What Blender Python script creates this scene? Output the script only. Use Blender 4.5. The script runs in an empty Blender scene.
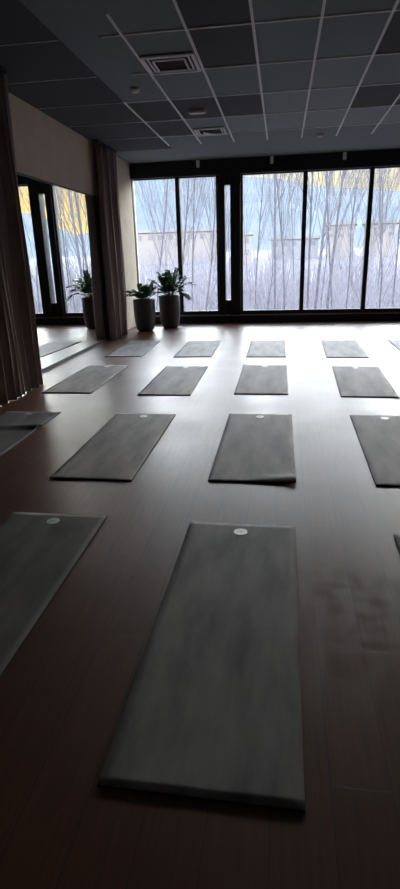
import bpy, bmesh, math, random
from mathutils import Vector, Matrix, noise
random.seed(7)
SC = bpy.context.scene
COL = SC.collection
PI = math.pi

# ------------------------------------------------------------------ camera
CAM_H = 1.6065
F_PX, PITCH, YAW, ROLL = 537.03, math.radians(19.263), math.radians(8.7376), math.radians(-1.6766)
cam_d = bpy.data.cameras.new('camera')
cam = bpy.data.objects.new('camera', cam_d)
COL.objects.link(cam)
fw = Vector((-math.sin(YAW) * math.cos(PITCH), math.cos(YAW) * math.cos(PITCH), -math.sin(PITCH)))
rt = Vector((math.cos(YAW), math.sin(YAW), 0))
up = rt.cross(fw)
rt2 = rt * math.cos(ROLL) + up * math.sin(ROLL)
up2 = -rt * math.sin(ROLL) + up * math.cos(ROLL)
m = Matrix((rt2, up2, -fw)).transposed().to_4x4()
m.translation = (0, 0, CAM_H)
cam.matrix_world = m
cam_d.sensor_fit = 'VERTICAL'
cam_d.sensor_height = 36
cam_d.lens = 36 * F_PX / 889
cam_d.clip_end = 2000
cam_d.clip_start = 0.02
SC.camera = cam

# ------------------------------------------------------------------ colour management
SC.view_settings.view_transform = 'Standard'
SC.view_settings.look = 'None'
SC.view_settings.gamma = 1
SC.view_settings.exposure = 1.4
SC.view_settings.use_curve_mapping = False

# ------------------------------------------------------------------ sky (winter sunset, glow low to the right)
W = bpy.data.worlds.new('winter_sky')
SC.world = W
W.use_nodes = True
nt = W.node_tree
nt.nodes.clear()
def N(t, **k):
    n = nt.nodes.new(t)
    for a, b in k.items():
        setattr(n, a, b)
    return n
def Lk(a, b):
    nt.links.new(a, b)
tc = N('ShaderNodeTexCoord')
sep = N('ShaderNodeSeparateXYZ')
Lk(tc.outputs['Generated'], sep.inputs[0])
ramp = N('ShaderNodeValToRGB')            # elevation: glowing cream band, then pale blue-white
Lk(sep.outputs['Z'], ramp.inputs[0])
els = ramp.color_ramp.elements
els[0].position = 0.0;  els[0].color = (0.92, 0.80, 0.50, 1)
els[1].position = 0.6;  els[1].color = (0.70, 0.82, 1.0, 1)
for p_, c_ in ((0.115, (0.96, 0.88, 0.62, 1)), (0.17, (0.96, 0.96, 0.97, 1)), (0.30, (0.90, 0.94, 1.0, 1))):
    e_ = els.new(p_); e_.color = c_
glow = N('ShaderNodeVectorMath', operation='DOT_PRODUCT')
ga = math.radians(27)
glow.inputs[1].default_value = (math.sin(ga), math.cos(ga), 0.03)
Lk(tc.outputs['Generated'], glow.inputs[0])
gm = N('ShaderNodeMapRange', interpolation_type='SMOOTHSTEP')
gm.inputs['From Min'].default_value = 0.952; gm.inputs['From Max'].default_value = 0.995
Lk(glow.outputs['Value'], gm.inputs['Value'])
mx = N('ShaderNodeMix', data_type='RGBA')
lowf = N('ShaderNodeMapRange'); lowf.inputs['From Min'].default_value = 0.13; lowf.inputs['From Max'].default_value = 0.20
lowf.inputs['To Min'].default_value = 1.0; lowf.inputs['To Max'].default_value = 0.15
Lk(sep.outputs['Z'], lowf.inputs['Value'])
gmul = N('ShaderNodeMath', operation='MULTIPLY')
Lk(gm.outputs[0], gmul.inputs[0]); Lk(lowf.outputs[0], gmul.inputs[1])
Lk(gmul.outputs[0], mx.inputs['Factor'])
Lk(ramp.outputs[0], mx.inputs[6])
mx.inputs[7].default_value = (1.3, 0.95, 0.36, 1)
st = N('ShaderNodeValToRGB')              # brightness / 10 by elevation: brightest low above the hills, dimmer overhead
se = st.color_ramp.elements
se[0].position = 0.128; se[0].color = (0.048, 0.048, 0.048, 1)
se[1].position = 0.20; se[1].color = (0.88, 0.88, 0.88, 1)
for p_, c_ in ((0.40, 0.75), (0.62, 0.10), (1.0, 0.06)):
    e_ = se.new(p_); e_.color = (c_, c_, c_, 1)
st10 = N('ShaderNodeMath', operation='MULTIPLY'); st10.inputs[1].default_value = 10
Lk(sep.outputs['Z'], st.inputs[0]); Lk(st.outputs[0], st10.inputs[0])
bg = N('ShaderNodeBackground')
Lk(mx.outputs[2], bg.inputs[0]); Lk(st10.outputs[0], bg.inputs[1])
wo = N('ShaderNodeOutputWorld')
Lk(bg.outputs[0], wo.inputs[0])

# ------------------------------------------------------------------ materials
def mat(name, col, rough=0.6, spec=0.5, metal=0.0, noise_amt=0.0, noise_scale=8.0, bump=0.0, bump_scale=60.0,
        sheen=0.0, stretch=(1, 1, 1), coat=0.0, ior=None):
    M = bpy.data.materials.new(name)
    M.use_nodes = True
    t = M.node_tree
    b = t.nodes['Principled BSDF']
    b.inputs['Base Color'].default_value = (*col, 1)
    b.inputs['Roughness'].default_value = rough
    b.inputs['Specular IOR Level'].default_value = spec
    b.inputs['Metallic'].default_value = metal
    if ior: b.inputs['IOR'].default_value = ior
    if sheen: b.inputs['Sheen Weight'].default_value = sheen
    if coat: b.inputs['Coat Weight'].default_value = coat
    tcn = t.nodes.new('ShaderNodeTexCoord')
    mp = t.nodes.new('ShaderNodeMapping')
    mp.inputs['Scale'].default_value = stretch
    t.links.new(tcn.outputs['Object'], mp.inputs[0])
    if noise_amt:
        nz = t.nodes.new('ShaderNodeTexNoise')
        nz.inputs['Scale'].default_value = noise_scale
        nz.inputs['Detail'].default_value = 6
        t.links.new(mp.outputs[0], nz.inputs['Vector'])
        cr = t.nodes.new('ShaderNodeValToRGB')
        cr.color_ramp.elements[0].position = 0.3
        cr.color_ramp.elements[1].position = 0.7
        cr.color_ramp.elements[0].color = (*[c * (1 - noise_amt) for c in col], 1)
        cr.color_ramp.elements[1].color = (*[min(1, c * (1 + noise_amt)) for c in col], 1)
        t.links.new(nz.outputs[0], cr.inputs[0])
        t.links.new(cr.outputs[0], b.inputs['Base Color'])
    if bump:
        n2 = t.nodes.new('ShaderNodeTexNoise')
        n2.inputs['Scale'].default_value = bump_scale
        n2.inputs['Detail'].default_value = 3
        t.links.new(mp.outputs[0], n2.inputs['Vector'])
        bp = t.nodes.new('ShaderNodeBump')
        bp.inputs['Strength'].default_value = bump
        bp.inputs['Distance'].default_value = 0.01
        t.links.new(n2.outputs[0], bp.inputs['Height'])
        t.links.new(bp.outputs[0], b.inputs['Normal'])
    return M

def floor_material():
    M = bpy.data.materials.new('dark_wood_floor')
    M.use_nodes = True
    t = M.node_tree; b = t.nodes['Principled BSDF']
    n = t.nodes.new; l = t.links.new
    tcn = n('ShaderNodeTexCoord')
    mp = n('ShaderNodeMapping'); mp.inputs['Rotation'].default_value = (0, 0, PI / 2)
    l(tcn.outputs['Object'], mp.inputs[0])
    br = n('ShaderNodeTexBrick')
    br.inputs['Scale'].default_value = 1
    br.inputs['Brick Width'].default_value = 1.3
    br.inputs['Row Height'].default_value = 0.19
    br.inputs['Mortar Size'].default_value = 0.0022
    br.inputs['Mortar Smooth'].default_value = 0.3
    br.inputs['Color1'].default_value = (0.120, 0.038, 0.012, 1)
    br.inputs['Color2'].default_value = (0.150, 0.050, 0.018, 1)
    br.inputs['Mortar'].default_value = (0.04, 0.018, 0.012, 1)
    l(mp.outputs[0], br.inputs['Vector'])
    m2 = n('ShaderNodeMapping'); m2.inputs['Scale'].default_value = (30, 1.4, 1)
    l(tcn.outputs['Object'], m2.inputs[0])
    gr = n('ShaderNodeTexNoise'); gr.inputs['Scale'].default_value = 2.2; gr.inputs['Detail'].default_value = 8
    l(m2.outputs[0], gr.inputs['Vector'])
    rmp = n('ShaderNodeMapRange'); rmp.inputs['To Min'].default_value = 0.45; rmp.inputs['To Max'].default_value = 1.5
    l(gr.outputs[0], rmp.inputs['Value'])
    mul = n('ShaderNodeVectorMath'); mul.operation = 'SCALE'
    l(br.outputs['Color'], mul.inputs[0]); l(rmp.outputs[0], mul.inputs['Scale'])
    l(mul.outputs[0], b.inputs['Base Color'])
    # worn patches in the polish
    w = n('ShaderNodeTexNoise'); w.inputs['Scale'].default_value = 1.6; w.inputs['Detail'].default_value = 5
    l(tcn.outputs['Object'], w.inputs['Vector'])
    wr = n('ShaderNodeMapRange'); wr.inputs['From Min'].default_value = 0.3; wr.inputs['From Max'].default_value = 0.7
    wr.inputs['To Min'].default_value = 0.35; wr.inputs['To Max'].default_value = 0.44
    l(w.outputs[0], wr.inputs['Value'])
    # dull foot-sized smudges on the boards right of the nearest mat
    pm = n('ShaderNodeMapping'); pm.inputs['Rotation'].default_value = (0, 0, 0.12)
    l(tcn.outputs['Object'], pm.inputs[0])
    vo = n('ShaderNodeTexVoronoi'); vo.inputs['Scale'].default_value = 9.5; vo.inputs['Randomness'].default_value = 0.45
    l(pm.outputs[0], vo.inputs['Vector'])
    pb = n('ShaderNodeMapRange'); pb.interpolation_type = 'SMOOTHSTEP'
    pb.inputs['From Min'].default_value = 0.25; pb.inputs['From Max'].default_value = 0.62
    pb.inputs['To Min'].default_value = 1.0; pb.inputs['To Max'].default_value = 0.0
    l(vo.outputs['Distance'], pb.inputs['Value'])
    gd = n('ShaderNodeVectorMath'); gd.operation = 'DISTANCE'; gd.inputs[1].default_value = (0.36, 1.22, 0)
    ms = n('ShaderNodeMapping'); ms.inputs['Scale'].default_value = (1.0, 0.55, 1)
    l(tcn.outputs['Object'], ms.inputs[0]); l(ms.outputs[0], gd.inputs[0])
    gr2 = n('ShaderNodeMapRange'); gr2.inputs['From Min'].default_value = 0.25; gr2.inputs['From Max'].default_value = 0.62
    gr2.inputs['To Min'].default_value = 1.0; gr2.inputs['To Max'].default_value = 0.0
    l(gd.outputs['Value'], gr2.inputs['Value'])
    pmul = n('ShaderNodeMath'); pmul.operation = 'MULTIPLY'; l(pb.outputs[0], pmul.inputs[0]); l(gr2.outputs[0], pmul.inputs[1])
    pma = n('ShaderNodeMath'); pma.operation = 'MULTIPLY_ADD'; pma.inputs[1].default_value = -0.085
    l(pmul.outputs[0], pma.inputs[0]); l(wr.outputs[0], pma.inputs[2]); l(pma.outputs[0], b.inputs['Roughness'])
    b.inputs['IOR'].default_value = 1.7
    b.inputs['Coat Weight'].default_value = 0.25; b.inputs['Coat Roughness'].default_value = 0.62; b.inputs['Coat IOR'].default_value = 1.5
    b.inputs['Specular IOR Level'].default_value = 0.5
    bp = n('ShaderNodeBump'); bp.inputs['Strength'].default_value = 0.25; bp.inputs['Distance'].default_value = 0.002
    l(br.outputs['Fac'], bp.inputs['Height']); bp.invert = True
    l(bp.outputs[0], b.inputs['Normal'])
    return M

def mat_material(name, base, seed):
    """foam rubber of a mat, with paler rubbed patches running along it"""
    M = bpy.data.materials.new(name)
    M.use_nodes = True
    t = M.node_tree; b = t.nodes['Principled BSDF']
    n = t.nodes.new; l = t.links.new
    tcn = n('ShaderNodeTexCoord')
    mp = n('ShaderNodeMapping'); mp.inputs['Scale'].default_value = (5.5, 1.5, 1); mp.inputs['Location'].default_value = (seed, seed * 2, 0)
    l(tcn.outputs['Object'], mp.inputs[0])
    nz = n('ShaderNodeTexNoise'); nz.inputs['Scale'].default_value = 1.1; nz.inputs['Detail'].default_value = 5; nz.inputs['Roughness'].default_value = 0.55
    l(mp.outputs[0], nz.inputs['Vector'])
    cr = n('ShaderNodeValToRGB')
    cr.color_ramp.elements[0].position = 0.32; cr.color_ramp.elements[1].position = 0.72
    cr.color_ramp.elements[0].color = (*[c * 0.72 for c in base], 1)
    cr.color_ramp.elements[1].color = (*[min(.8, c * 1.45) for c in base], 1)
    l(nz.outputs[0], cr.inputs[0]); l(cr.outputs[0], b.inputs['Base Color'])
    b.inputs['Roughness'].default_value = 0.6
    b.inputs['Specular IOR Level'].default_value = 0.24
    f = n('ShaderNodeTexNoise'); f.inputs['Scale'].default_value = 350
    l(tcn.outputs['Object'], f.inputs['Vector'])
    bp = n('ShaderNodeBump'); bp.inputs['Strength'].default_value = 0.35; bp.inputs['Distance'].default_value = 0.002
    l(f.outputs[0], bp.inputs['Height']); l(bp.outputs[0], b.inputs['Normal'])
    return M

def glass_material():
    M = bpy.data.materials.new('window_glass')
    M.use_nodes = True
    t = M.node_tree; t.nodes.clear()
    n = t.nodes.new; l = t.links.new
    tr = n('ShaderNodeBsdfTransparent'); tr.inputs[0].default_value = (0.97, 0.985, 0.985, 1)
    gl = n('ShaderNodeBsdfGlossy'); gl.inputs['Roughness'].default_value = 0.0
    fr = n('ShaderNodeFresnel'); fr.inputs[0].default_value = 1.45
    sc = n('ShaderNodeMath'); sc.operation = 'MULTIPLY'; sc.inputs[1].default_value = 0.6
    mxs = n('ShaderNodeMixShader'); o = n('ShaderNodeOutputMaterial')
    l(fr.outputs[0], sc.inputs[0]); l(sc.outputs[0], mxs.inputs[0]); l(tr.outputs[0], mxs.inputs[1]); l(gl.outputs[0], mxs.inputs[2]); l(mxs.outputs[0], o.inputs[0])
    return M

M_FLOOR = floor_material()
M_GLASS = glass_material()
M_MIRROR = mat('mirror_silver', (0.86, 0.88, 0.87), 0.0, metal=1.0)
M_FRAME = mat('dark_window_frame', (0.010, 0.013, 0.017), 0.45, 0.4)
M_RAIL = mat('brushed_aluminium_rail', (0.35, 0.38, 0.42), 0.35, metal=0.9)
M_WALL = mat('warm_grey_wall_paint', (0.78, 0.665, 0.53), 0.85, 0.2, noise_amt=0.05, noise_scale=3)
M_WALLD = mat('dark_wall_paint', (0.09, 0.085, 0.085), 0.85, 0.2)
M_TILE = mat('grey_ceiling_tile', (0.265, 0.315, 0.345), 0.9, 0.15, bump=0.2, bump_scale=250)
M_TILE2 = mat('light_grey_ceiling_tile', (0.325, 0.38, 0.415), 0.9, 0.15, bump=0.2, bump_scale=250)
M_TILEB = mat('black_ceiling_tile', (0.11, 0.12, 0.135), 0.9, 0.15, bump=0.2, bump_scale=250)
M_BAND = mat('grey_plaster_ceiling', (0.235, 0.265, 0.285), 0.9, 0.15)
M_GRID = mat('white_grid_bar', (0.85, 0.86, 0.88), 0.5, 0.4)
M_VENT = mat('grey_vent_metal', (0.85, 0.87, 0.90), 0.45, 0.5)
M_VOID = mat('vent_dark_inside', (0.06, 0.06, 0.065), 0.9, 0.1)
M_WHITE = mat('white_plastic', (0.8, 0.8, 0.8), 0.45)
M_CURT = mat('dark_brown_curtain', (0.28, 0.215, 0.20), 0.30, 0.7, sheen=0.8, noise_amt=0.15, noise_scale=4, stretch=(1, 1, 0.15), bump=0.08, bump_scale=300)
M_POT = mat('charcoal_planter', (0.055, 0.058, 0.066), 0.5, 0.5, noise_amt=0.12, noise_scale=9)
M_SOIL = mat('potting_soil', (0.02, 0.014, 0.01), 0.95, 0.1, bump=0.8, bump_scale=40)
M_LEAF = mat('dark_green_leaf', (0.055, 0.14, 0.055), 0.38, 0.5, noise_amt=0.35, noise_scale=14)
M_STALK = mat('green_stalk', (0.045, 0.075, 0.030), 0.5)
M_LOGO = mat('silvery_white_mat_print', (0.92, 0.92, 0.90), 0.5, 0.5, metal=0.65)
M_LOGO2 = mat('grey_mat_print', (0.5, 0.5, 0.5), 0.6, 0.3)
M_EDGE = mat('mat_dark_edge', (0.07, 0.068, 0.068), 0.7, 0.3)
M_SNOW = mat('trodden_snow', (0.165, 0.165, 0.195), 0.8, 0.2, noise_amt=0.28, noise_scale=0.35)
M_HILL = mat('hazy_snow_hillside', (0.10, 0.125, 0.155), 0.9, 0.1, noise_amt=0.10, noise_scale=0.03)  # blue of distant haze put into the snow colour
M_BARK = mat('hazy_bark', (0.085, 0.082, 0.10), 0.85, 0.2, noise_amt=0.3, noise_scale=6)  # haze over the trees put into the bark colour
M_TWIG = mat('hazy_twigs', (0.11, 0.108, 0.13), 0.85, 0.2)  # twig colour carries the same painted haze
M_BRUSH = mat('hazy_brushwood', (0.185, 0.178, 0.21), 0.85, 0.2, noise_amt=0.35, noise_scale=1.5)  # haze tint put into the stem colour, varied at random
M_BLDG = mat('hazy_cream_render', (0.20, 0.182, 0.178), 0.85, 0.2)  # wall colour paled towards lavender to imitate distant haze
M_BLDG2 = mat('hazy_grey_render', (0.17, 0.172, 0.195), 0.85, 0.2)  # distant haze put into this wall colour too
M_PANE = mat('hazy_far_window', (0.13, 0.135, 0.155), 0.2, 0.5)  # far panes lightened, haze put into their colour
M_ROOF = mat('snow_covered_roof', (0.19, 0.185, 0.19), 0.8, 0.2)
M_OUT = mat('outside_concrete', (0.30, 0.30, 0.31), 0.85, 0.2)

# ------------------------------------------------------------------ mesh helpers
class MB:
    def __init__(self):
        self.v = []; self.f = []; self.mi = []; self.smooth = []
    def box(self, x0, x1, y0, y1, z0, z1, mi=0):
        b = len(self.v)
        self.v += [(x, y, z) for z in (z0, z1) for y in (y0, y1) for x in (x0, x1)]
        for q in ((0, 2, 3, 1), (4, 5, 7, 6), (0, 1, 5, 4), (2, 6, 7, 3), (0, 4, 6, 2), (1, 3, 7, 5)):
            self.f.append(tuple(b + i for i in q)); self.mi.append(mi); self.smooth.append(False)
    def tube(self, pts, rads, n=6, mi=0, cap=True):
        b0 = len(self.v)
        prev = None
        for i, p in enumerate(pts):
            p = Vector(p)
            d = (Vector(pts[min(i + 1, len(pts) - 1)]) - Vector(pts[max(i - 1, 0)])).normalized()
            a = Vector((0, 0, 1)) if abs(d.z) < 0.9 else Vector((1, 0, 0))
            if prev is None: prev = d.cross(a).normalized()
            u_ = (prev - d * prev.dot(d)).normalized(); prev = u_
            w_ = d.cross(u_)
            for k in range(n):
                a_ = 2 * PI * k / n
                q = p + (u_ * math.cos(a_) + w_ * math.sin(a_)) * rads[i]
                self.v.append(tuple(q))
        for i in range(len(pts) - 1):
            for k in range(n):
                k2 = (k + 1) % n
                self.f.append((b0 + i * n + k, b0 + i * n + k2, b0 + (i + 1) * n + k2, b0 + (i + 1) * n + k))
                self.mi.append(mi); self.smooth.append(True)
        if cap and n > 2:
            self.f.append(tuple(b0 + k for k in reversed(range(n)))); self.mi.append(mi); self.smooth.append(False)
            e = b0 + (len(pts) - 1) * n
            self.f.append(tuple(e + k for k in range(n))); self.mi.append(mi); self.smooth.append(False)
    def lathe(self, prof, n=32, c=(0, 0, 0), mi=0):
        b0 = len(self.v)
        for r_, z in prof:
            for k in range(n):
                a_ = 2 * PI * k / n
                self.v.append((c[0] + r_ * math.cos(a_), c[1] + r_ * math.sin(a_), c[2] + z))
        for i in range(len(prof) - 1):
            for k in range(n):
                k2 = (k + 1) % n
                self.f.append((b0 + i * n + k, b0 + i * n + k2, b0 + (i + 1) * n + k2, b0 + (i + 1) * n + k))
                self.mi.append(mi); self.smooth.append(True)
        self.f.append(tuple(b0 + k for k in reversed(range(n)))); self.mi.append(mi); self.smooth.append(False)
        e = b0 + (len(prof) - 1) * n
        self.f.append(tuple(e + k for k in range(n))); self.mi.append(mi); self.smooth.append(False)
    def face(self, pts, mi=0, smooth=False):
        b = len(self.v); self.v += [tuple(p) for p in pts]
        self.f.append(tuple(range(b, b + len(pts)))); self.mi.append(mi); self.smooth.append(smooth)
    def build(self, name, mats, parent=None, loc=(0, 0, 0), bevel=0.0):
        me = bpy.data.meshes.new(name)
        me.from_pydata(self.v, [], self.f)
        for m_ in (mats if isinstance(mats, (list, tuple)) else [mats]): me.materials.append(m_)
        me.polygons.foreach_set('material_index', self.mi)
        me.polygons.foreach_set('use_smooth', self.smooth)
        me.update()
        o = bpy.data.objects.new(name, me)
        COL.objects.link(o)
        o.location = loc
        if parent: o.parent = parent
        if bevel:
            bv = o.modifiers.new('bevel', 'BEVEL'); bv.width = bevel; bv.segments = 2; bv.limit_method = 'ANGLE'
        return o

def tag(o, label, cat, group=None, kind=None):
    o['label'] = label; o['category'] = cat
    if group: o['group'] = group
    if kind: o['kind'] = kind
    return o
def empty(name, loc, label, cat, group=None, rz=0):
    o = bpy.data.objects.new(name, None); COL.objects.link(o)
    o.empty_display_size = 0.1
    o.location = loc; o.rotation_euler = (0, 0, rz)
    return tag(o, label, cat, group)
def struct(o):
    o['kind'] = 'structure'; return o
def copy_tree(o, parent=None):
    c = o.copy(); COL.objects.link(c)
    if parent: c.parent = parent
    for ch in o.children: copy_tree(ch, c)
    return c

# ------------------------------------------------------------------ room shell
XL, XR, YB, YW, ZC = -3.62, 6.42, -3.0, 13.96, 3.73
b = MB(); b.box(XL - 0.2, XR + 0.2, YB - 0.2, YW + 0.2, -0.12, 0); struct(b.build('floor', M_FLOOR))
b = MB(); b.box(XL - 0.2, XL, YB - 0.2, YW + 0.2, 0, ZC); struct(b.build('wall_left', M_WALL))
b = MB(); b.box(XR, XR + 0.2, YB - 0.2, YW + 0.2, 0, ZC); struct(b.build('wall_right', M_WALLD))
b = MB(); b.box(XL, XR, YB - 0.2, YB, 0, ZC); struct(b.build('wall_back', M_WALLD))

# suspended ceiling: 0.653 x 1.205 m tiles, some of them black
CX0, CY0, CW, CL = -2.284, 6.265, 0.653, 1.205
xs = [XL, CX0 - CW] + [CX0 + CW * k for k in range(0, 13)] + [XR]
xs = sorted(set(round(x, 4) for x in xs if XL <= x <= XR))
ys = [YB] + [CY0 + CL * k for k in range(-7, 6)] 
black = {(2, -1), (2, 0), (2, 2), (1, 2), (0, 2), (5, 0), (6, 0), (5, 2), (6, 2), (0, 3), (3, 5), (-0, 4), (1, -3), (4, -3)}
light = {(2, 3), (3, 3), (4, 3), (3, 2), (4, 2), (5, 2), (4, 1), (6, 3), (5, 3)}
b = MB()
for i in range(len(xs) - 1):
    for j in range(len(ys) - 1):
        cxm, cym = (xs[i] + xs[i + 1]) / 2, (ys[j] + ys[j + 1]) / 2
        ci = math.floor((cxm - CX0) / CW); cj = math.floor((cym - CY0) / CL)
        mi = 3 if cj >= 4 and ci >= 0 else 2 if (ci < 0 or (ci, cj) in black) else (1 if (ci, cj) in light else 0)
        x0, x1, y0, y1 = xs[i], xs[i + 1], ys[j], ys[j + 1]
        b.face([(x0, y0, ZC), (x0, y1, ZC), (x1, y1, ZC), (x1, y0, ZC)], mi)
b.face([(XL, ys[-1], ZC), (XL, YW, ZC), (XR, YW, ZC), (XR, ys[-1], ZC)], 3)
b.box(XL - 0.2, XR + 0.2, YB - 0.2, YW + 0.2, ZC + 0.01, ZC + 0.15, 3)
struct(b.build('ceiling', [M_TILE, M_TILE2, M_TILEB, M_BAND]))
b = MB()
g = 0.014
for x in xs[1:-1]:
    if x < CX0 - 0.01: continue
    y1 = ys[-1] - 0.35
    b.box(x - g, x + g, (8.6 if x < CX0 + .1 else 5.75 if x < CX0 + .8 else YB), y1, ZC - 0.012, ZC + 0.004)
for y in ys[1:-1]:
    b.box(CX0 + 0.02 if y > 8 else CX0 + 0.42, XR, y - g * 0.9, y + g * 0.9, ZC - 0.011, ZC + 0.004)
for y in ys[1:-1]:
    b.box(XL, CX0 - 0.02, y - g * 0.4, y + g * 0.4, ZC - 0.006, ZC + 0.004, 1)
struct(b.build('trim_1', [M_GRID, M_VENT]))

# ------------------------------------------------------------------ window wall
b = MB(); b.box(XL, XR, YW - 0.16, YW + 0.2, 3.40, ZC); struct(b.build('trim_2', M_FRAME, bevel=0.01))     # header
b = MB(); b.box(XL, XR, YW - 0.10, YW + 0.2, 0.0, 0.175); b.box(XL, XR, YW - 0.06, YW + 0.12, 0.20, 0.28)
b.box(XL, XR, YW - 0.085, YW + 0.12, 0.17, 0.205, 1); struct(b.build('trim_3', [M_FRAME, M_RAIL]))        # bottom frame with rail
b = MB()                                                                                                 # thick column with a slit
b.box(-1.53, -1.37, YW - 0.12, YW + 0.14, 0.2, 3.42); b.box(-1.235, -0.99, YW - 0.16, YW + 0.14, 0.2, 3.42)
b.box(-1.37, -1.235, YW - 0.08, YW + 0.12, 0.28, 0.56); b.box(-1.37, -1.235, YW - 0.08, YW + 0.12, 3.19, 3.42)
struct(b.build('trim_4', M_FRAME, bevel=0.008))
def window(k, x0, x1, z0=0.28, z1=3.40):
    b = MB()
    w = 0.05
    b.box(x0, x0 + (w if k > 1 else 0.012), YW - 0.07, YW + 0.07, z0, z1); b.box(x1 - w, x1, YW - 0.07, YW + 0.07, z0, z1)
    b.box(x0 + w, x1 - w, YW - 0.05, YW + 0.05, z0, z0 + 0.02); b.box(x0 + w, x1 - w, YW - 0.05, YW + 0.05, z1 - 0.02, z1)
    o = struct(b.build('window_%d' % k, M_FRAME))
    g_ = MB(); g_.box(x0 + (w if k > 1 else 0.012) - .004, x1 - w + .004, YW - 0.004, YW + 0.004, z0 + 0.016, z1 - 0.016)
    g_.build('glass_pane', M_GLASS, o)
edges = [XL, -2.42, -1.43]
window(1, XL, -2.505); window(2, -2.505, -1.53)
b = MB(); b.box(-1.37, -1.235, YW - 0.004, YW + 0.004, 0.56, 3.19); struct(b.build('window_3', M_GLASS))
window(4, -0.99, 0.50); window(5, 0.50, 1.98); window(6, 1.98, 3.46); window(7, 3.46, 4.94); window(8, 4.94, XR)

# small fittings under the header and on the ceiling
def small_box(name, x, y, z, sx, sy, sz, label, cat, mat_, group=None, rz=0):
    t = empty(name, (x, y, z), label, cat, group, rz)
    b = MB(); b.box(-sx / 2, sx / 2, -sy / 2, sy / 2, -sz, 0); b.build('housing', mat_, t, bevel=0.006)
    b = MB(); b.lathe([(sx * 0.30, -sz - 0.012), (sx * 0.32, -sz)], 16); b.build('sensor_cap', M_VENT, t)
    return t
for x, lab in ((-1.97, 'small pale sensor on the dark window header, left of the thick column'),
               (-0.27, 'small pale sensor on the window header, above the pane right of the thick column'),
               (1.34, 'small pale sensor on the dark window header, rightmost of the three')):
    small_box('motion_sensor', x, YW - 0.21, ZC - 0.02, 0.075, 0.075, 0.14, lab, 'sensor', M_VENT, 'sensors along the window header')
def detector(x, y, label, r=0.06):
    t = empty('smoke_detector', (x, y, ZC - 0.003), label, 'smoke detector', 'smoke detectors on the ceiling')
    b = MB(); b.lathe([(r * 0.6, -0.05), (r * 0.85, -0.045), (r, -0.02), (r, 0)], 20); b.build('housing', M_WHITE, t)
    b = MB(); b.lathe([(r * 0.25, -0.062), (r * 0.3, -0.05)], 12); b.build('test_button', M_VENT, t)
detector(0.669, 11.70, 'small round detector on the grey ceiling band near the windows')
detector(-1.963, 8.04, 'small round detector on the tile left of and beyond the large ceiling vent')
def light_strip(x, y, label):
    t = empty('emergency_light', (x, y, ZC - 0.003), label, 'emergency light')
    b = MB(); b.box(-0.13, 0.13, -0.05, 0.05, -0.045, 0); b.build('housing', M_WHITE, t, bevel=0.01)
    b = MB(); b.box(-0.115, 0.115, -0.035, 0.035, -0.052, -0.045); b.build('diffuser', M_GRID, t)
light_strip(-1.33, 9.35, 'small white slab-shaped ceiling fitting on a black tile between the two vents')

def vent(x, y, s, label, rings):
    t = empty('ceiling_vent', (x, y, ZC - 0.002), label, 'ceiling vent', 'ceiling vents')
    def ring(ro, ri, z0, z1, name, m_):
        b = MB()
        b.box(-ro, ro, -ro, -ri, z0, z1); b.box(-ro, ro, ri, ro, z0, z1); b.box(-ro, -ri, -ri, ri, z0, z1); b.box(ri, ro, -ri, ri, z0, z1)
        return b.build(name, m_, t, bevel=0.003)
    b = MB(); b.box(-s * .97, s * .97, -s * .97, s * .97, -0.006, 0); b.build('backing', M_VOID, t)
    ring(s, s * 0.88, -0.028, -0.006, 'vent_frame', M_VENT)
    for k in range(rings):
        r = s * (0.80 - 0.17 * k)
        ring(r, r - s * 0.075, -0.022 - 0.012 * k, -0.010 - 0.012 * k, 'vent_louvre', M_VENT)
    return t
vent(-1.31, 7.19, 0.305, 'large square louvred air vent in the grey ceiling tiles', 2)
v2 = vent(-1.31, 10.85, 0.27, 'smaller-looking square air vent nearer the windows', 1)
b = MB(); b.face([(-0.13, -0.08, -0.03), (-0.13, 0.10, -0.03), (0.10, 0.0, -0.06)]); b.face([(-0.13, -0.08, -0.03), (0.10, 0, -0.06), (-0.13, 0.10, -0.028)])
b.build('deflector_flap', M_WHITE, v2)

# long floor grille in front of the windows
t = empty('floor_grille', (0.32, 13.27, 0), 'long thin grey floor grille in front of the windows', 'floor grille')
b = MB(); b.box(-0.98, 0.98, -0.05, -0.04, 0, 0.006); b.box(-0.98, 0.98, 0.04, 0.05, 0, 0.006); b.box(-0.98, -0.97, -0.04, 0.04, 0, 0.006); b.box(0.97, 0.98, -0.04, 0.04, 0, 0.006)
b.build('frame', M_VENT, t)
b = MB()
for k in range(-6, 7): b.box(-0.97, 0.97, k * 0.006 - 0.0015, k * 0.006 + 0.0015, 0, 0.004)
b.build('slats', M_FRAME, t)

# ------------------------------------------------------------------ mirror on the left wall
t = empty('wall_mirror', (XL, 6.0, 0), 'long floor-length wall mirror on the left wall between the dark curtains', 'mirror')
b = MB(); b.box(0.0, 0.022, -4.0, 5.95, 0.05, 2.74); b.build('mirror_glass', M_MIRROR, t)
b = MB(); b.box(0.0, 0.035, -4.0, 5.97, 0.0, 0.05); b.build('bottom_channel', M_FRAME, t)
b = MB(); b.box(0.0, 0.03, -4.0, 5.97, 2.74, 2.765); b.build('top_channel', M_FRAME, t)
b = MB(); b.box(0.0, 0.03, 5.95, 5.98, 0.05, 2.74); b.build('end_channel', M_FRAME, t)

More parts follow.
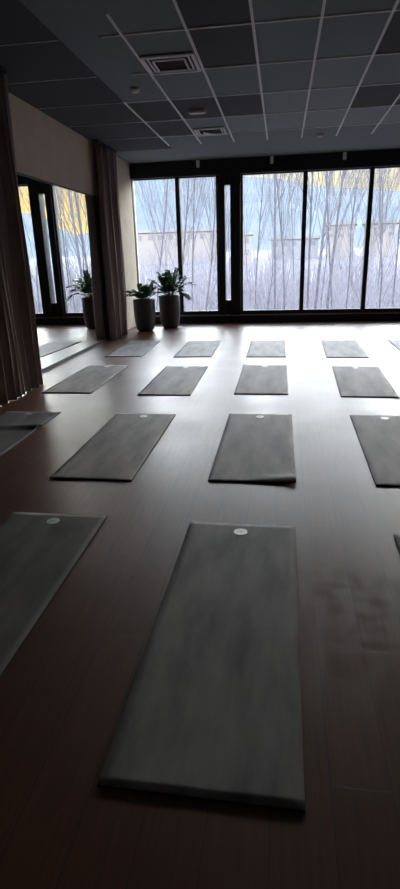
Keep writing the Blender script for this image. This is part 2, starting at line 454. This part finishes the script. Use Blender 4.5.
# ------------------------------------------------------------------ curtains
def curtain(y0, y1, x, n_folds, amp, label, seed, flare=0.0):
    t = empty('curtain', (x, (y0 + y1) / 2, 0), label, 'curtain', 'floor-length curtains on the left wall')
    rnd = random.Random(seed)
    ph = [rnd.uniform(-0.5, 0.5) for _ in range(40)]
    L = y1 - y0
    nu, nz = n_folds * 14, 26
    for side in (0,):
        b = MB()
        top = ZC - 0.06
        for j in range(nz + 1):
            z = 0.015 + (top - 0.015) * j / nz
            k = j / nz
            for i in range(nu + 1):
                s = i / nu
                a = 2 * PI * n_folds * s + 0.9 * math.sin(2 * PI * s * 2.3 + ph[0] * 6) + 0.35 * math.sin(z * 1.3 + ph[1] * 9 + s * 9)
                am = amp * (0.75 + 0.35 * math.sin(s * 17 + ph[2] * 5)) * (1.0 - 0.25 * k)
                shape = math.sin(a); shape = math.copysign(abs(shape) ** 0.75, shape)
                yy = -L / 2 + L * s + 0.35 * (L / n_folds) * math.sin(2 * a) * 0.35
                yy *= 1 + flare * (1 - k)
                xx = am * shape + 0.012 * math.sin(z * 2.1 + s * 12)
                b.v.append((xx, yy, z))
        for j in range(nz):
            for i in range(nu):
                q = j * (nu + 1) + i
                b.f.append((q, q + 1, q + nu + 2, q + nu + 1)); b.mi.append(0); b.smooth.append(True)
        o = b.build('curtain_fabric', M_CURT, t)
        so = o.modifiers.new('thickness', 'SOLIDIFY'); so.thickness = 0.004
    b = MB(); b.box(-0.03, 0.03, -L / 2 - 0.03, L / 2 + 0.03, ZC - 0.045, ZC - 0.001); b.build('curtain_track', M_FRAME, t)
    return t
curtain(5.10, 6.93, -3.25, 11, 0.075, 'dark brown floor-length curtain nearest the camera at the left edge', 3)
curtain(10.95, 12.12, -3.475, 9, 0.085, 'dark brown bunched curtain beside the potted plants', 5)

# ------------------------------------------------------------------ exercise mats
MW, ML, MT = 0.33, 1.83, 0.008
FOAMS = [mat_material('grey_mat_foam', (0.42, 0.39, 0.37), 0.0), mat_material('dark_mat_foam', (0.37, 0.358, 0.35), 3.3),
         mat_material('worn_mat_foam', (0.36, 0.325, 0.31), 7.1), mat_material('charcoal_mat_foam', (0.20, 0.192, 0.19), 5.2)]
def yoga_mat(x, y, a, label, foam=0, logo=True, warp=None, w=MW, l=ML):
    t = empty('exercise_mat', (x, y, 0), label, 'exercise mat', 'exercise mats in rows on the floor', a)
    b = MB()
    nx, ny = 16, 48
    def z0(u, v):
        z = 0.0006 * math.sin(u * 7 + y) + 0.0008 * math.sin(v * 5 + x * 3)
        return abs(z) + (warp(u, v) if warp else 0)
    for lay in (0, 1):
        for j in range(ny + 1):
            for i in range(nx + 1):
                u = -1 + 2 * i / nx; v = j / ny
                # rounded corners
                uu, vv = u * w, v * l
                b.v.append((uu, vv, z0(u, v) + (MT if lay else 0.0) + 0.0004))
    n1 = (nx + 1) * (ny + 1)
    for j in range(ny):
        for i in range(nx):
            q = j * (nx + 1) + i
            b.f.append((n1 + q, n1 + q + 1, n1 + q + nx + 2, n1 + q + nx + 1)); b.mi.append(0); b.smooth.append(True)
            b.f.append((q, q + nx + 1, q + nx + 2, q + 1)); b.mi.append(1); b.smooth.append(True)
    rim = [i for i in range(nx + 1)] + [j * (nx + 1) + nx for j in range(1, ny + 1)] + [ny * (nx + 1) + i for i in range(nx - 1, -1, -1)] + [j * (nx + 1) for j in range(ny - 1, 0, -1)]
    for k in range(len(rim)):
        q, r = rim[k], rim[(k + 1) % len(rim)]
        b.f.append((q, r, n1 + r, n1 + q)); b.mi.append(1); b.smooth.append(False)
    b.build('foam_sheet', [FOAMS[foam], M_EDGE], t)
    if logo:
        e = MB()
        zz = MT + 0.0012 + (warp(0, 0.95) if warp else 0)
        cy = l - 0.105
        R = 0.042
        e.lathe([(R, -0.0012), (R, 0.0014)], 24, (0, cy, zz))
        e.build('printed_emblem', M_LOGO, t)
        e2 = MB()                                   # small mark within the disc
        e2.box(-0.017, 0.017, cy - 0.002, cy + 0.002, zz + 0.0012, zz + 0.0019)
        e2.box(-0.002, 0.002, cy + 0.002, cy + 0.012, zz + 0.0012, zz + 0.0019)
        o = e2.build('emblem_mark', M_LOGO2, t); 
    return t
def corner_curl(cu, cv, h, ru=0.9, rv=0.10):
    def f(u, v):
        du = max(0, 1 - abs(u - cu) / ru); dv = max(0, 1 - abs(v - cv) / rv)
        return h * (du * dv) ** 1.3
    return f
def hump(v0, h, wv, cu=1):
    def f(u, v):
        s = max(0.0, min(1.0, (u * cu + 0.6) / 1.6))
        return h * math.exp(-((v - v0) / wv) ** 2) * s
    return f
# front row
yoga_mat(-0.224, 1.204, math.radians(-0.33), 'grey exercise mat in the centre foreground, the nearest and largest', 1)
yoga_mat(-1.437, 1.237, 0.0, 'dark grey foreground mat at the left edge, white disc at its far end', 3)
yoga_mat(1.027, 1.15, 0.0, 'dark mat of the front row, only its corner showing at the right edge', 3)
# second row
yoga_mat(-2.735, 3.68, math.radians(0.3), 'dark mat with a lifted ripple along its edge, under the left curtain', 3, warp=hump(0.69, 0.035, 0.025))
yoga_mat(-1.43, 3.661, 0.0, 'second-row mat left of the centre, beside the rippled mat', 0, warp=corner_curl(-1, 0, 0.004))
yoga_mat(-0.189, 3.708, math.radians(0.11), 'second-row centre mat with its near right corner curling up', 0, warp=corner_curl(1, 0.035, 0.038, 1.1, 0.06))
yoga_mat(1.042, 3.713, math.radians(-0.8), 'second-row mat at the right, cut by the picture edge', 0)
# third row
yoga_mat(-2.693, 6.399, math.radians(0.48), 'third-row mat at the left, nearest the mirror foot', 0)
yoga_mat(-1.408, 6.33, math.radians(0.46), 'third-row mat second from the left', 2, warp=corner_curl(-1, 0, 0.008))
yoga_mat(-0.218, 6.415, math.radians(0.13), 'third-row mat straight behind the curled centre mat', 2)
yoga_mat(1.052, 6.315, math.radians(-1.7), 'third-row mat at the right, fourth from the left', 2, warp=corner_curl(1, 0, 0.006))
# far row
yoga_mat(-2.694, 9.015, math.radians(2.0), 'far-row mat closest to the bunched curtain', 1, logo=False)
yoga_mat(-1.467, 8.976, math.radians(0.9), 'far-row mat below the thick window column, second from the left', 1, logo=False)
yoga_mat(-0.227, 8.957, math.radians(0.44), 'far-row mat third from the left', 0, logo=False)
yoga_mat(1.084, 8.903, math.radians(-1.1), 'far-row mat fourth from the left', 0, logo=False)
yoga_mat(2.345, 8.93, math.radians(-0.5), 'far-row mat at the right picture edge, only its left corner showing', 0, logo=False)

# ------------------------------------------------------------------ potted plants
def planter(x, y, h, r, label, seed, fronds):
    t = empty('potted_plant', (x, y, 0), label, 'potted plant', 'dark planters with leafy plants by the window')
    prof = [(r * 0.55, 0.0), (r * 0.72, 0.02), (r * 0.84, 0.08), (r * 0.93, 0.20), (r * 0.98, h * 0.5), (r, h * 0.8), (r, h - 0.008), (r * 0.985, h), (r * 0.90, h), (r * 0.89, h - 0.06)]
    b = MB(); b.lathe(prof, 40); b.build('planter', M_POT, t)
    b = MB(); b.lathe([(r * 0.885, h - 0.07), (r * 0.885, h - 0.05), (r * 0.4, h - 0.035)], 24); b.build('soil', M_SOIL, t)
    rnd = random.Random(seed)
    for (az, ln, lean) in fronds:
        d = Vector((math.cos(az), math.sin(az), 0))
        p = Vector((0, 0, h - 0.05)) + d * r * 0.25 * rnd.uniform(0.2, 1) + Vector((rnd.uniform(-.04, .04), rnd.uniform(-.04, .04), 0))
        pts = [p.copy()]; tans = []
        ang = lean * 0.35; n = 12
        for k in range(n):
            ang += lean * 1.3 / n
            dr = d * math.sin(ang) + Vector((0, 0, 1)) * math.cos(ang)
            tans.append(dr); p = p + dr * (ln / n); pts.append(p.copy())
        b = MB(); b.tube(pts, [0.011 * (1 - 0.75 * i / n) for i in range(n + 1)], 6)
        st_ = b.build('stalk', M_STALK, t)
        lf = MB()
        side = d.cross(Vector((0, 0, 1)))
        nl = 11
        for k in range(nl):
            s = 0.28 + 0.70 * k / (nl - 1)
            q = s * n; i = min(int(q), n - 1); base = pts[i].lerp(pts[i + 1], q - i); tan = tans[i]
            for sg in (-1, 1):
                L_ = ln * 0.0 + 0.135 * (1.0 - 0.35 * abs(s - 0.55) * 2) * rnd.uniform(0.85, 1.1)
                wv = L_ * 0.31
                out = (side * sg * 0.9 + tan * 0.75 + Vector((rnd.uniform(-.2, .2), rnd.uniform(-.2, .2), rnd.uniform(-.15, .25)))).normalized()
                nrm = out.cross(side * sg + Vector((0, 0, 0.01))).normalized() if abs(out.dot(side)) < .99 else Vector((0, 0, 1))
                acr = nrm.cross(out).normalized() if nrm.length > 0 else tan
                base_i = len(lf.v)
                stn = [(0, 0.06), (0.2, 0.75), (0.45, 1.0), (0.75, 0.7), (1, 0.03)]
                for (a_, ww) in stn:
                    c = base + out * L_ * a_ - Vector((0, 0, 1)) * 0.03 * a_ * a_
                    lf.v += [tuple(c - acr * wv * ww + nrm * 0.006 * ww), tuple(c), tuple(c + acr * wv * ww + nrm * 0.006 * ww)]
                for a_ in range(4):
                    for c_ in range(2):
                        q0 = base_i + a_ * 3 + c_
                        lf.f.append((q0, q0 + 1, q0 + 4, q0 + 3)); lf.mi.append(0); lf.smooth.append(True)
        o = lf.build('leaflets', M_LEAF, st_)
        sd = o.modifiers.new('thickness', 'SOLIDIFY'); sd.thickness = 0.0018
    return t
fr1 = [(PI * 1.22, 0.55, 1.0), (PI * 1.35, 0.58, 1.15), (PI * 1.62, 0.5, 0.7), (PI * 0.35, 0.46, 0.75), (0.8, 0.48, 0.35), (PI * 0.85, 0.36, 0.7), (PI * 1.2, 0.42, 0.9), (PI * 0.5, 0.45, 0.6), (0.4, 0.42, 1.0), (-0.5, 0.40, 0.9), (PI * 1.5, 0.42, 0.9), (2.2, 0.42, 0.4), (-1.2, 0.38, 0.5), (1.2, 0.40, 0.5), (3.9, 0.34, 1.0)]
fr2 = [(0.3, 0.66, 0.95), (-0.9, 0.6, 1.1), (3.3, 0.62, 0.95), (1.6, 0.66, 0.5), (-1.7, 0.6, 0.4), (-0.25, 0.6, 0.65), (0.05, 0.72, 1.05), (-0.5, 0.66, 1.5), (0.6, 0.62, 0.7), (PI * 0.95, 0.62, 0.75), (PI * 1.1, 0.6, 1.1), (PI * 0.6, 0.66, 0.35), (1.0, 0.68, 0.3), (-1.3, 0.55, 0.8), (PI * 1.4, 0.6, 0.55), (0.2, 0.55, 0.45), (-0.2, 0.5, 0.9), (2.6, 0.66, 0.5), (4.2, 0.5, 1.0)]
planter(-3.12, 12.45, 0.72, 0.25, 'dark grey planter with a leafy green plant, the one touching the curtain side', 11, fr1)
planter(-2.64, 13.02, 0.76, 0.255, 'taller leafy green plant in a dark planter, the one standing right of its twin', 12, fr2)

# ------------------------------------------------------------------ outdoors
def ground_z(x, y):
    r = y
    pts = [(14, -4.0), (40, -3.2), (70, -2.0), (110, 0.2), (200, 2.5), (400, 6)]
    for (a0, z0), (a1, z1) in zip(pts, pts[1:]):
        if r <= a1:
            k = max(0, (r - a0) / (a1 - a0)); return z0 + (z1 - z0) * k + 0.25 * noise.noise(Vector((x * .08, y * .08, 0)))
    return 6
b = MB()
gx = [-120 + 8 * i for i in range(0, 56)]; gy = [14.3, 16, 19, 23, 28, 34, 40, 48, 56, 66, 78, 92, 108, 126, 150, 180, 220, 280]
for y in gy:
    for x in gx: b.v.append((x * (0.4 + y / 150), y, ground_z(x, y)))
for j in range(len(gy) - 1):
    for i in range(len(gx) - 1):
        q = j * len(gx) + i
        b.f.append((q, q + 1, q + len(gx) + 1, q + len(gx))); b.mi.append(0); b.smooth.append(True)
struct(b.build('snowy_ground', M_SNOW))
# ridge: elevation angle above the eye by azimuth
ridge = [(-60, 9), (-30, 9.2), (-15, 8.6), (-8, 7.8), (-4, 7.15), (0, 6.75), (3.4, 5.95), (8, 5.5), (10.7, 5.2), (15, 4.2), (19, 2.3), (21, 2.8), (22, 3.8), (24, 4.4), (30, 4.6), (50, 3), (75, 3)]
def rel(az):
    for (a0, e0), (a1, e1) in zip(ridge, ridge[1:]):
        if az <= a1: return e0 + (e1 - e0) * (az - a0) / (a1 - a0)
    return 3
b = MB(); nr = 14; azs = [-60 + 0.75 * i for i in range(181)]
for j in range(nr + 1):
    k = j / nr
    for az in azs:
        rad = 230 + 420 * k
        ztop = 1.5 + 650 * math.tan(math.radians(rel(az)))
        z = 2 + (ztop - 2) * (k ** 1.15) + (1 - abs(2 * k - 1)) * 6 * noise.noise(Vector((az * .12, k * 4, 0))) + (0.9 * noise.noise(Vector((az * 1.1, 0, 5))) if j == nr else 0)
        b.v.append((rad * math.sin(math.radians(az)), rad * math.cos(math.radians(az)), z))
for j in range(nr):
    for i in range(180):
        q = j * 181 + i
        b.f.append((q, q + 1, q + 182, q + 181)); b.mi.append(0); b.smooth.append(True)
struct(b.build('snowy_hill', M_HILL))

def house(az, dist, w, h, d, el0, m_, label, rows, colsn, rz=0.0):
    x, y = dist * math.sin(math.radians(az)), dist * math.cos(math.radians(az))
    z0 = 1.5 + dist * math.tan(math.radians(el0))
    t = empty('building', (x, y, z0), label, 'building', 'buildings beyond the trees', -math.radians(az) + rz)
    b = MB(); b.box(-w / 2, w / 2, 0, d, -6, h); b.build('walls', m_, t)
    b = MB(); b.box(-w / 2 - .4, w / 2 + .4, -.4, d + .4, h, h + 0.5); b.build('roof', M_ROOF, t)
    for r in range(rows):
        for c in range(colsn):
            cx = -w / 2 + w * (c + .5) / colsn; cz = h * (r + .5) / rows
            b = MB(); b.box(cx - w / colsn * .22, cx + w / colsn * .22, -0.06, 0.05, cz - h / rows * .25, cz + h / rows * .25)
            b.build('house_window', M_PANE, t)
house(-10.5, 118, 17, 1.9, 9, 1.5, M_BLDG, 'long low cream building seen through the left panes', 1, 8)
house(-4.0, 105, 3.6, 4.0, 6, -0.2, M_BLDG, 'small cream house just right of the thick column', 2, 2)
house(1.2, 125, 10, 1.8, 9, 0.6, M_BLDG2, 'low grey building behind the trees of the middle pane', 1, 5)
house(5.6, 122, 5.6, 2.7, 8, 1.3, M_BLDG, 'cream building beyond the trees left of the right-hand mullion', 2, 3)
house(9.2, 125, 6.5, 2.7, 8, 1.3, M_BLDG, 'cream building seen in the rightmost pane', 2, 3)
house(24.6, 240, 7, 6, 8, 3.2, M_BLDG2, 'grey block on the ridge, seen only in the mirror', 3, 4)

# bare trees
def tree_mesh(seed, H, spread, dens):
    rnd = random.Random(seed)
    tr, br = MB(), MB()
    def grow(p, d, ln, r, depth, mb):
        n = 5
        pts = [p.copy()]; rads = [r]
        dd = d.copy()
        for k in range(n):
            dd = (dd + Vector((rnd.uniform(-1, 1), rnd.uniform(-1, 1), rnd.uniform(-.3, .9))) * 0.10).normalized()
            p = p + dd * ln / n; pts.append(p.copy()); rads.append(r * (1 - 0.8 * (k + 1) / n))
        mb.tube(pts, rads, 5 if depth == 0 else 3, cap=False)
        if depth >= 3: return
        nb = [dens, 7, 5][depth]
        for k in range(nb):
            s = rnd.uniform(0.22 if depth == 0 else 0.15, 0.98)
            q = s * n; i = min(int(q), n - 1)
            base = pts[i].lerp(pts[i + 1], q - i)
            a = rnd.uniform(0, 2 * PI)
            side = Vector((math.cos(a), math.sin(a), 0))
            nd = (dd * 0.75 + side * spread + Vector((0, 0, 0.45))).normalized()
            l2 = ln * (0.50 if depth == 0 else 0.48) * (1.15 - s * 0.6) * rnd.uniform(0.8, 1.15)
            grow(base, nd, l2, max(0.005, r * (1 - 0.75 * s) * 0.42), depth + 1, br)
    grow(Vector((0, 0, -0.3)), Vector((0, 0, 1)), H, H * 0.005, 0, tr)
    return tr, br
protos = []
for s, (H, sp, de) in enumerate([(13, 0.42, 17), (15, 0.36, 19), (11, 0.55, 17), (16, 0.46, 18), (9, 0.5, 16)]):
    tr, br = tree_mesh(40 + s, H, sp, de)
    t = empty('bare_tree', (0, 0, 0), '', 'tree', 'bare trees outside the windows')
    tr.build('trunk', M_BARK, t); br.build('branches', M_TWIG, t)
    protos.append(t)
PANES = [(-3.62, -2.50, 'leftmost pane'), (-2.50, -1.45, 'second pane'), (-1.45, -0.98, 'slit in the thick column'), (-0.98, 0.50, 'first pane right of the column'),
         (0.50, 1.98, 'second pane right of the column'), (1.98, 3.4, 'rightmost pane in view')]
spots = []
rt_ = random.Random(21)
def azx(px_x, dist): return px_x / 13.96 * dist
for wx, dist, pi in [(-3.25, 30, 0), (-2.9, 46, 4), (-2.65, 24, 2), (-2.2, 36, 1), (-2.02, 27, 0), (-1.75, 52, 3), (-1.6, 33, 4),
                     (-0.62, 40, 1), (-0.35, 26, 4), (-0.1, 33, 3), (0.1, 29, 0), (0.3, 47, 1), (0.62, 30, 3), (0.78, 24, 1), (0.95, 38, 0), (1.1, 27, 1), (1.3, 34, 3), (1.45, 52, 4), (1.6, 29, 2),
                     (2.05, 30, 4), (2.3, 40, 0), (2.5, 25, 2), (2.75, 36, 1), (-1.3, 48, 1), (0.5, 60, 0), (-0.8, 62, 3), (1.7, 64, 1), (-2.4, 66, 0),
                     (4.3, 34, 2), (4.9, 44, 0), (6.3, 50, 2)]:
    spots.append((wx, dist, pi))
used = set(); per = {}
for wx, dist, pi in spots: 
    nm = next((n for a, b_, n in PANES if a <= wx < b_), None)
    per.setdefault(nm, []).append((dist, wx, pi))
for nm, lst in per.items():
    lst.sort()
    for k, (dist, wx, pi) in enumerate(lst):
        t = protos[pi] if pi not in used else copy_tree(protos[pi])
        used.add(pi)
        x = wx / 13.96 * dist
        t.location = (x, dist, ground_z(x, dist)); t.rotation_euler = (0, 0, rt_.uniform(0, 6.28))
        s = rt_.uniform(0.85, 1.15) * (1.0 if dist < 45 else 0.8); t.scale = (s, s, s)
        if nm is None:
            t['label'] = {4.3: 'bare tree against yellow sky, rightmost of those seen only in the mirror', 4.9: 'bare tree against yellow sky, second from right in the mirror', 6.3: 'bare tree against yellow sky, leftmost in the mirror'}[wx]; t['group'] = 'bare trees seen in the mirror'
        elif len(lst) > 1 and k:
            a_, b_ = next((a, b_) for a, b_, n in PANES if n == nm)
            fr = (wx - a_) / (b_ - a_); tk = sum(1 for _, w2, _p in lst[1:k] if int((w2 - a_) / (b_ - a_) * 5) == int(fr * 5))
            where = ['far left in', 'left of centre in', 'central in', 'right of centre in', 'far right in'][min(4, int(fr * 5))]
            t['label'] = 'bare tree %s, %s the %s' % (['farther back', 'most distant', 'faintest'][min(tk, 2)], where, nm)
            t['group'] = 'bare trees outside the windows'
        elif k == 0:
            t['label'] = 'bare tree nearest the glass outside the %s' % nm

# thicket of upright stems, haze tint in their colour
rb = random.Random(5)
b = MB()
for k in range(7200):
    y = rb.uniform(24, 100) ; y = 24 + (y - 24) * rb.uniform(0.2, 1)
    az = math.radians(rb.uniform(-17, 32)); x = y * math.tan(az)
    z = ground_z(x, y); h = rb.uniform(1.2, 3.6) * (0.7 + y / 120)
    lx, ly = rb.uniform(-.25, .25) * h, rb.uniform(-.2, .2) * h
    r = 0.012 + 0.00035 * y
    b.tube([(x, y, z - .1), (x + lx * .35, y + ly * .4, z + h * .55), (x + lx, y + ly, z + h)], [r, r * .8, r * .3], 3, cap=False)
    if k % 2: b.tube([(x + lx * .35, y + ly * .4, z + h * .5), (x - lx * .8, y - ly, z + h * .9)], [r * .7, r * .3], 3, cap=False)
tag(b.build('brushwood', M_BRUSH), 'thicket of hazy grey bare brushwood covering the snowy ground outside', 'brushwood', kind='stuff')
